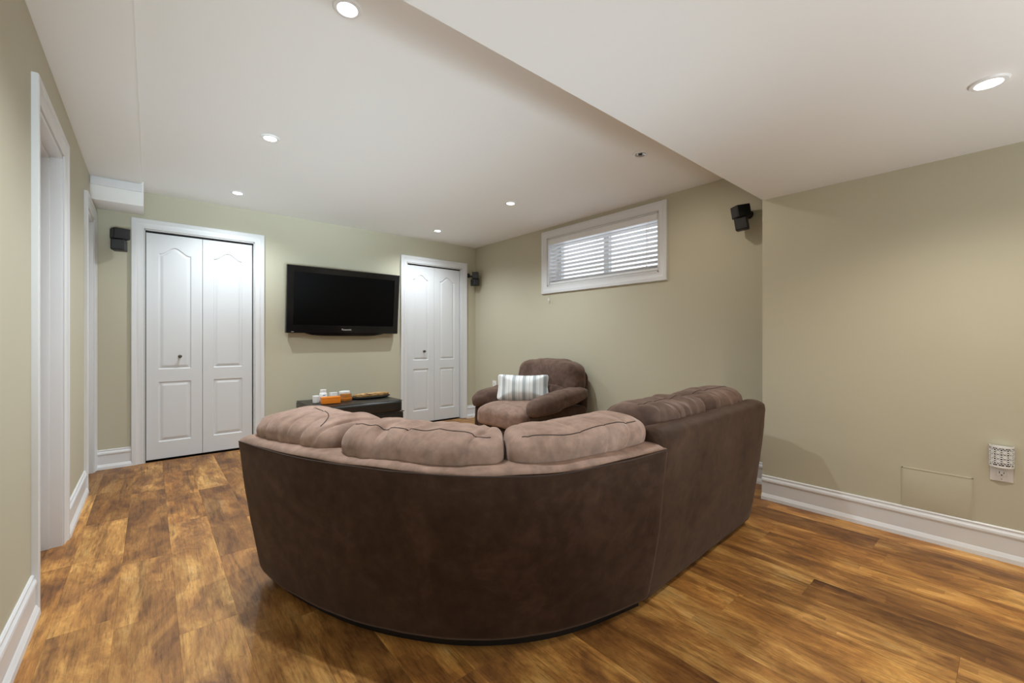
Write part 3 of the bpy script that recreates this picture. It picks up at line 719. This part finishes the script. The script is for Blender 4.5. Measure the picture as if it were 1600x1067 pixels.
link_mesh('tray_dish', bm, 'black_matte', o, 40)
tube('tray_rim', [(0.215*math.cos(2*PI*k/N_), 0.11*math.sin(2*PI*k/N_), 0.014) for k in range(N_+1)], 0.003, 'black_matte', o, 6)
stick = tag(empty('tan_packet', (1.79, 4.43, ZT+0.012), math.radians(4)), 'long tan brown patterned packet lying in the dark tray', 'packet')
pk = Soft(0.185, 0.028, 0.019, k=4, fn=lambda p: p+Vector((0, 0, 0.021)), amp=0.004, wr=0.003, wf=(20, 10, 10), seed=121); pk.build('packet', 'cork', stick, 30, 8, 6)
boxes('packet_end', [(0.183, 0.196, -0.022, 0.022, 0.010, 0.030)], 'amber', stick, 0.003)
stick.name = 'long_packet'

# ------------------------------------------------------------------ television
TVX, TVZ = 1.668, 1.495
tv = empty('television', (TVX, 4.805, TVZ))
tag(tv, 'large black flat television tilted on the wall between two closet doors', 'television')
tilt_tv = math.radians(-5.5)
Rm = Matrix.Rotation(-tilt_tv, 4, 'X')
def tvp(o): o.matrix_parent_inverse = Matrix.Identity(4); o.rotation_euler = Rm.to_euler(); return o
W2, H2 = 0.612, 0.350
bm = bmesh.new()
xs_ = [(-W2, -H2), (W2, -H2), (W2, H2), (-W2, H2)]; xi_ = [(-W2+0.062, -H2+0.082), (W2-0.062, -H2+0.082), (W2-0.062, H2-0.062), (-W2+0.062, H2-0.062)]
def ring(pts, y, ins=0): return [bm.verts.new((x-math.copysign(ins, x), y, z-math.copysign(ins, z))) for x, z in pts]
Rr = [ring(xs_, 0.055, 0.03), ring(xs_, 0.03), ring(xs_, -0.012), ring(xs_, -0.020, 0.006), ring(xi_, -0.020, -0.004), ring(xi_, -0.012)]
for a, b_ in zip(Rr, Rr[1:]):
    for k in range(4): bm.faces.new((a[k], a[(k+1) % 4], b_[(k+1) % 4], b_[k]))
bm.faces.new(Rr[0])
tvp(link_mesh('bezel', bm, 'black_gloss', tv))
tvp(boxes('screen', [(xi_[0][0]-0.003, xi_[1][0]+0.003, -0.0125, 0.0, xi_[0][1]-0.003, xi_[2][1]+0.003)], 'screen', tv))
# curved speaker pod under the frame
bm = bmesh.new(); Np = 24; rings = []
for i in range(Np+1):
    u = -1+2*i/Np; x = u*0.43; dp = 0.030*(1-abs(u)**6)+0.002
    rings.append([Vector((x, -0.014, -H2+0.01)), Vector((x, -0.012, -H2-dp*0.8)), Vector((x, 0.006, -H2-dp)), Vector((x, 0.03, -H2-dp*0.7)), Vector((x, 0.03, -H2+0.01))])
bm.free(); tvp(link_mesh('speaker_pod', sweep_rings(rings), 'black_gloss', tv, 40))
fc = bpy.data.curves.new('logo', 'FONT'); fc.body = 'Panasonic'; fc.size = 0.027; fc.align_x = 'CENTER'; fc.align_y = 'CENTER'; fc.extrude = 0.0006; fc.offset = 0.0006
fo = bpy.data.objects.new('logo_tmp', fc); C.objects.link(fo); dg = bpy.context.evaluated_depsgraph_get()
me = bpy.data.meshes.new_from_object(fo.evaluated_get(dg)); bpy.data.objects.remove(fo)
lo = bpy.data.objects.new('brand_lettering', me); C.objects.link(lo); lo.parent = tv; me.materials.clear(); me.materials.append(M['silver'])
me.transform(Matrix.Translation((0, -0.0208, -H2+0.042)) @ Matrix.Rotation(PI/2, 4, 'X')); tvp(lo)
tvp(boxes('power_light', [(-W2+0.05, -W2+0.075, -0.0205, -0.019, -H2+0.012, -H2+0.016)], 'silver', tv))
boxes('wall_bracket', [(-0.25, 0.25, 0.06, 0.095, -0.18, 0.18), (-0.2, -0.16, 0.02, 0.07, -0.2, 0.2), (0.16, 0.2, 0.02, 0.07, -0.2, 0.2)], 'black_matte', tv)

# ------------------------------------------------------------------ small double-cube wall speakers
def speaker(loc, wall_off, yaw1, yaw2, pitch, label, mount_dz=0.045):
    """loc = centre of the pair; wall_off = vector from there to the mount on the wall"""
    s = tag(empty('wall_speaker', loc), label, 'speaker', 'small black double cube speakers')
    c = 0.043
    for nm, yaw, zc in (('upper_cube', yaw1, 0.046), ('lower_cube', yaw2, -0.046)):
        R4 = Matrix.Rotation(pitch, 4, Vector((math.sin(yaw1-PI/2+PI/2), math.cos(yaw1), 0)).cross(Vector((0, 0, 1)))) @ Matrix.Translation((0, 0, zc)) @ Matrix.Rotation(-yaw, 4, 'Z')
        bm = add_box(bmesh.new(), -c, c, -0.062, c, -0.045, 0.045, 0.008, 3); bmesh.ops.transform(bm, matrix=R4, verts=bm.verts)
        o = link_mesh(nm, bm, 'black_matte', s, 40)
        bm = add_box(bmesh.new(), -c+0.008, c-0.008, c-0.001, c+0.003, -0.037, 0.037, 0.001, 1); bmesh.ops.transform(bm, matrix=R4, verts=bm.verts)
        link_mesh('grille', bm, 'grille', o)
    wv = Vector(wall_off); n = Vector((wv.x, wv.y, 0)).normalized(); zax = n.to_track_quat('Z', 'Y').to_matrix().to_4x4()
    end = wv
    tube('bracket_arm', [Vector((0, 0, mount_dz*0.6)), Vector((wv.x*0.5, wv.y*0.5, mount_dz*0.9)), end], 0.011, 'black_matte', s, 10)
    lathe('wall_plate', [(0, -0.016), (0.022, -0.016), (0.03, -0.008), (0.032, 0), (0, 0)], 'black_matte', s, 20, Matrix.Translation(end) @ zax)
    return s
speaker((-0.200, 4.79, 1.905), (0.0, 0.11, 0.02), math.radians(250), math.radians(190), 0, 'small black double cube speaker beside the left closet door')
speaker((3.395, 4.775, 1.905), (-0.030, 0.125, 0.06), math.radians(215), math.radians(190), math.radians(0), 'small black double cube speaker in the corner right of the far closet door')
speaker((3.355, 1.315, 1.985), (0.131, -0.010, 0.045), math.radians(305), math.radians(255), math.radians(-10), 'small black double cube speaker high on the wall right of the window')

# ------------------------------------------------------------------ recessed ceiling lights
def can_light(x, y, zc, label, lit=True, power=SPOT_W, col=SPOT_COL):
    t = tag(empty('recessed_light', (x, y, zc)), label, 'ceiling light', 'recessed ceiling lights')
    lathe('trim_ring', [(0.034, -0.003), (0.038, -0.008), (0.050, -0.006), (0.055, 0.0), (0.034, 0.0)], 'ring', t, 32)
    if lit:
        lathe('lamp_lens', [(0, -0.0045), (0.034, -0.004), (0.034, 0.0), (0, 0)], 'lens', t, 24)
        d = bpy.data.lights.new('downlight', 'SPOT'); d.energy = power; d.spot_size = math.radians(150); d.spot_blend = 1.0
        d.shadow_soft_size = 0.022; d.color = col
        lo = bpy.data.objects.new('downlight', d); C.objects.link(lo); lo.parent = t; lo.location = (0, 0, -0.045)
    else:
        lathe('lamp_lens', [(0, -0.001), (0.022, -0.004), (0.034, -0.010), (0.036, -0.004), (0.036, 0), (0, 0)], 'lens_off', t, 24)
        lathe('bulb', [(0, -0.013), (0.010, -0.011), (0.014, -0.004), (0.014, 0), (0, 0)], 'grille', t, 16)
        d = bpy.data.lights.new('downlight', 'SPOT'); d.energy = 12; d.spot_size = math.radians(120); d.spot_blend = 1.0  # added spot to brighten the window wall; the fixture itself is off
        d.shadow_soft_size = 0.02; d.color = BULK_COL
        lo = bpy.data.objects.new('downlight', d); C.objects.link(lo); lo.parent = t; lo.location = (0.01, 0, -0.03)
        lo.rotation_euler = Vector((0.62, -0.12, -1.0)).to_track_quat('-Z', 'Y').to_euler()
    return t
LX = (0.580, 2.577); LY = (1.665, 3.055, 4.385)
can_light(LX[0], LY[0], HC, 'lit recessed light nearest the camera at the top of the photo', power=SPOT_W*1.45)
can_light(LX[0], LY[1], HC, 'lit recessed light in the middle of the left row above the left closet', power=SPOT_W*1.1)
can_light(LX[0], LY[2], HC, 'lit recessed light close to the wall above the left closet door', power=SPOT_W*0.82)
can_light(LX[1], LY[0], HC, 'unlit swivelled recessed light with a dark centre near the bulkhead edge', lit=False)
can_light(LX[1], LY[1], HC, 'lit recessed light left of the window, middle of the right row')
can_light(LX[1], LY[2], HC, 'lit recessed light farthest away near the far closet door', power=SPOT_W*0.9)
can_light(2.351, 0.058, HB, 'lit recessed light in the lowered bulkhead above the right wall', power=BULK_W, col=BULK_COL)

# ------------------------------------------------------------------ outlets, night light, access panel, cable
def outlet(name, y, z, xw, label, top=True):
    o = tag(empty(name, (xw, y, z), PI/2*-1), label, 'outlet')    # local -y... front looks along world -x
    o.rotation_euler = (0, 0, -PI/2)
    boxes('cover_plate', [(-0.038, 0.038, -0.006, 0, -0.060, 0.060)], 'plastic_w', o, 0.003)
    for zz in ((0.020, -0.020) if top else (-0.020,)):
        rc = boxes('receptacle', [(-0.0175, 0.0175, -0.009, -0.005, zz-0.0145, zz+0.0145)], 'plastic_w', o, 0.003)
        boxes('slot', [(-0.0085, -0.006, -0.0094, -0.008, zz-0.001, zz+0.009), (0.006, 0.0085, -0.0094, -0.008, zz-0.001, zz+0.007), (-0.0025, 0.0025, -0.0094, -0.008, zz-0.011, zz-0.005)], 'slot', rc)
    lathe('screw', [(0, 0), (0.003, 0), (0.003, 0.002), (0, 0.0025)], 'steel', o, 10, Matrix.Translation((0, -0.006, -0.048)) @ Matrix.Rotation(PI/2, 4, 'X'))
    return o
outlet('wall_outlet', 0.036, 0.444, XR, 'white wall outlet under the lattice night light', False)
outlet('wall_outlet', 4.46, 0.470, XW, 'white wall outlet behind the left arm of the armchair')
nl = tag(empty('night_light', (XR, 0.036, 0.510), -PI/2), 'white plug-in night light with lattice shade on the right wall outlet', 'night light')
AX, AY, NH = 0.041, 0.040, 0.052
def el(u, k=1.0): return (AX*k*math.sin(u), -0.010-AY*k*math.cos(u))
def shade_pt(u, z, k=1.0): a = el(u, k); return Vector((a[0], a[1], z))
def band(name, z0, z1, k0, k1, m):
    n = 28; rings = []
    for i in range(n+1):
        u = -PI/2+PI*i/n; rings.append([shade_pt(u, z0, k0), shade_pt(u, z1, k0), shade_pt(u, z1, k1), shade_pt(u, z0, k1)])
    return link_mesh(name, sweep_rings(rings), m, nl, 40)
band('shade_rim', NH-0.010, NH, 1.0, 0.93, 'plastic_w'); band('shade_rim', -NH, -NH+0.008, 1.0, 0.93, 'plastic_w')
bm = bmesh.new(); n = 28; c0 = bm.verts.new((0, -0.01, NH-0.003)); rim = [bm.verts.new(shade_pt(-PI/2+PI*i/n, NH-0.003, 0.95)) for i in range(n+1)]
for i in range(n): bm.faces.new((c0, rim[i], rim[i+1]))
link_mesh('shade_top', bm, 'plastic_w', nl)
bm = bmesh.new()
def add_ring(uc, zc, r, tr=0.0015):
    n = 20; b2 = tube_bm([shade_pt(uc+r/0.040*math.cos(2*PI*i/n), zc+r*math.sin(2*PI*i/n), 0.98) for i in range(n+1)], tr, 5)
    tmp = bpy.data.meshes.new('t'); b2.to_mesh(tmp); b2.free(); bm.from_mesh(tmp); bpy.data.meshes.remove(tmp)
for iz in range(4):
    for iu in range(5):
        zc = -NH+0.020+iz*0.0215; uc = -1.12+iu*0.56
        add_ring(uc, zc, 0.0145); add_ring(uc, zc, 0.005)
for iz in range(3):
    for iu in range(4): add_ring(-0.84+iu*0.56, -NH+0.031+iz*0.0215, 0.0065)
link_mesh('lattice', bm, 'plastic_w', nl, 60)
boxes('plug_body', [(-0.030, 0.030, -0.022, -0.006, -NH+0.004, NH-0.008)], 'grille', nl, 0.004)
boxes('shade_back', [(-0.041, 0.041, -0.011, -0.0065, -NH+0.008, NH-0.002)], 'shade_in', nl, 0.002)

ap = tag(empty('access_panel', (XR, 0.265, 0.266), -PI/2), 'flush painted access panel above the baseboard on the right wall', 'access panel')
boxes('panel', [(-0.131, 0.131, -0.004, 0.0, -0.106, 0.106)], 'wall', ap, 0.0015)
boxes('panel_frame', [(-0.134, -0.1295, -0.0055, 0, -0.106, 0.109), (0.1295, 0.134, -0.0055, 0, -0.106, 0.109), (-0.134, 0.134, -0.0055, 0, 0.1045, 0.109)], 'wall', ap)

cb = tube('cable', [(3.29, 4.83, 0.004), (3.34, 4.80, 0.005), (3.39, 4.80, 0.010), (3.43, 4.84, 0.03), (3.452, 4.845, 0.06)], 0.004, 'plastic_w', None, 8)
tag(cb, 'short white cable on the floor in the corner right of the far closet', 'cable')
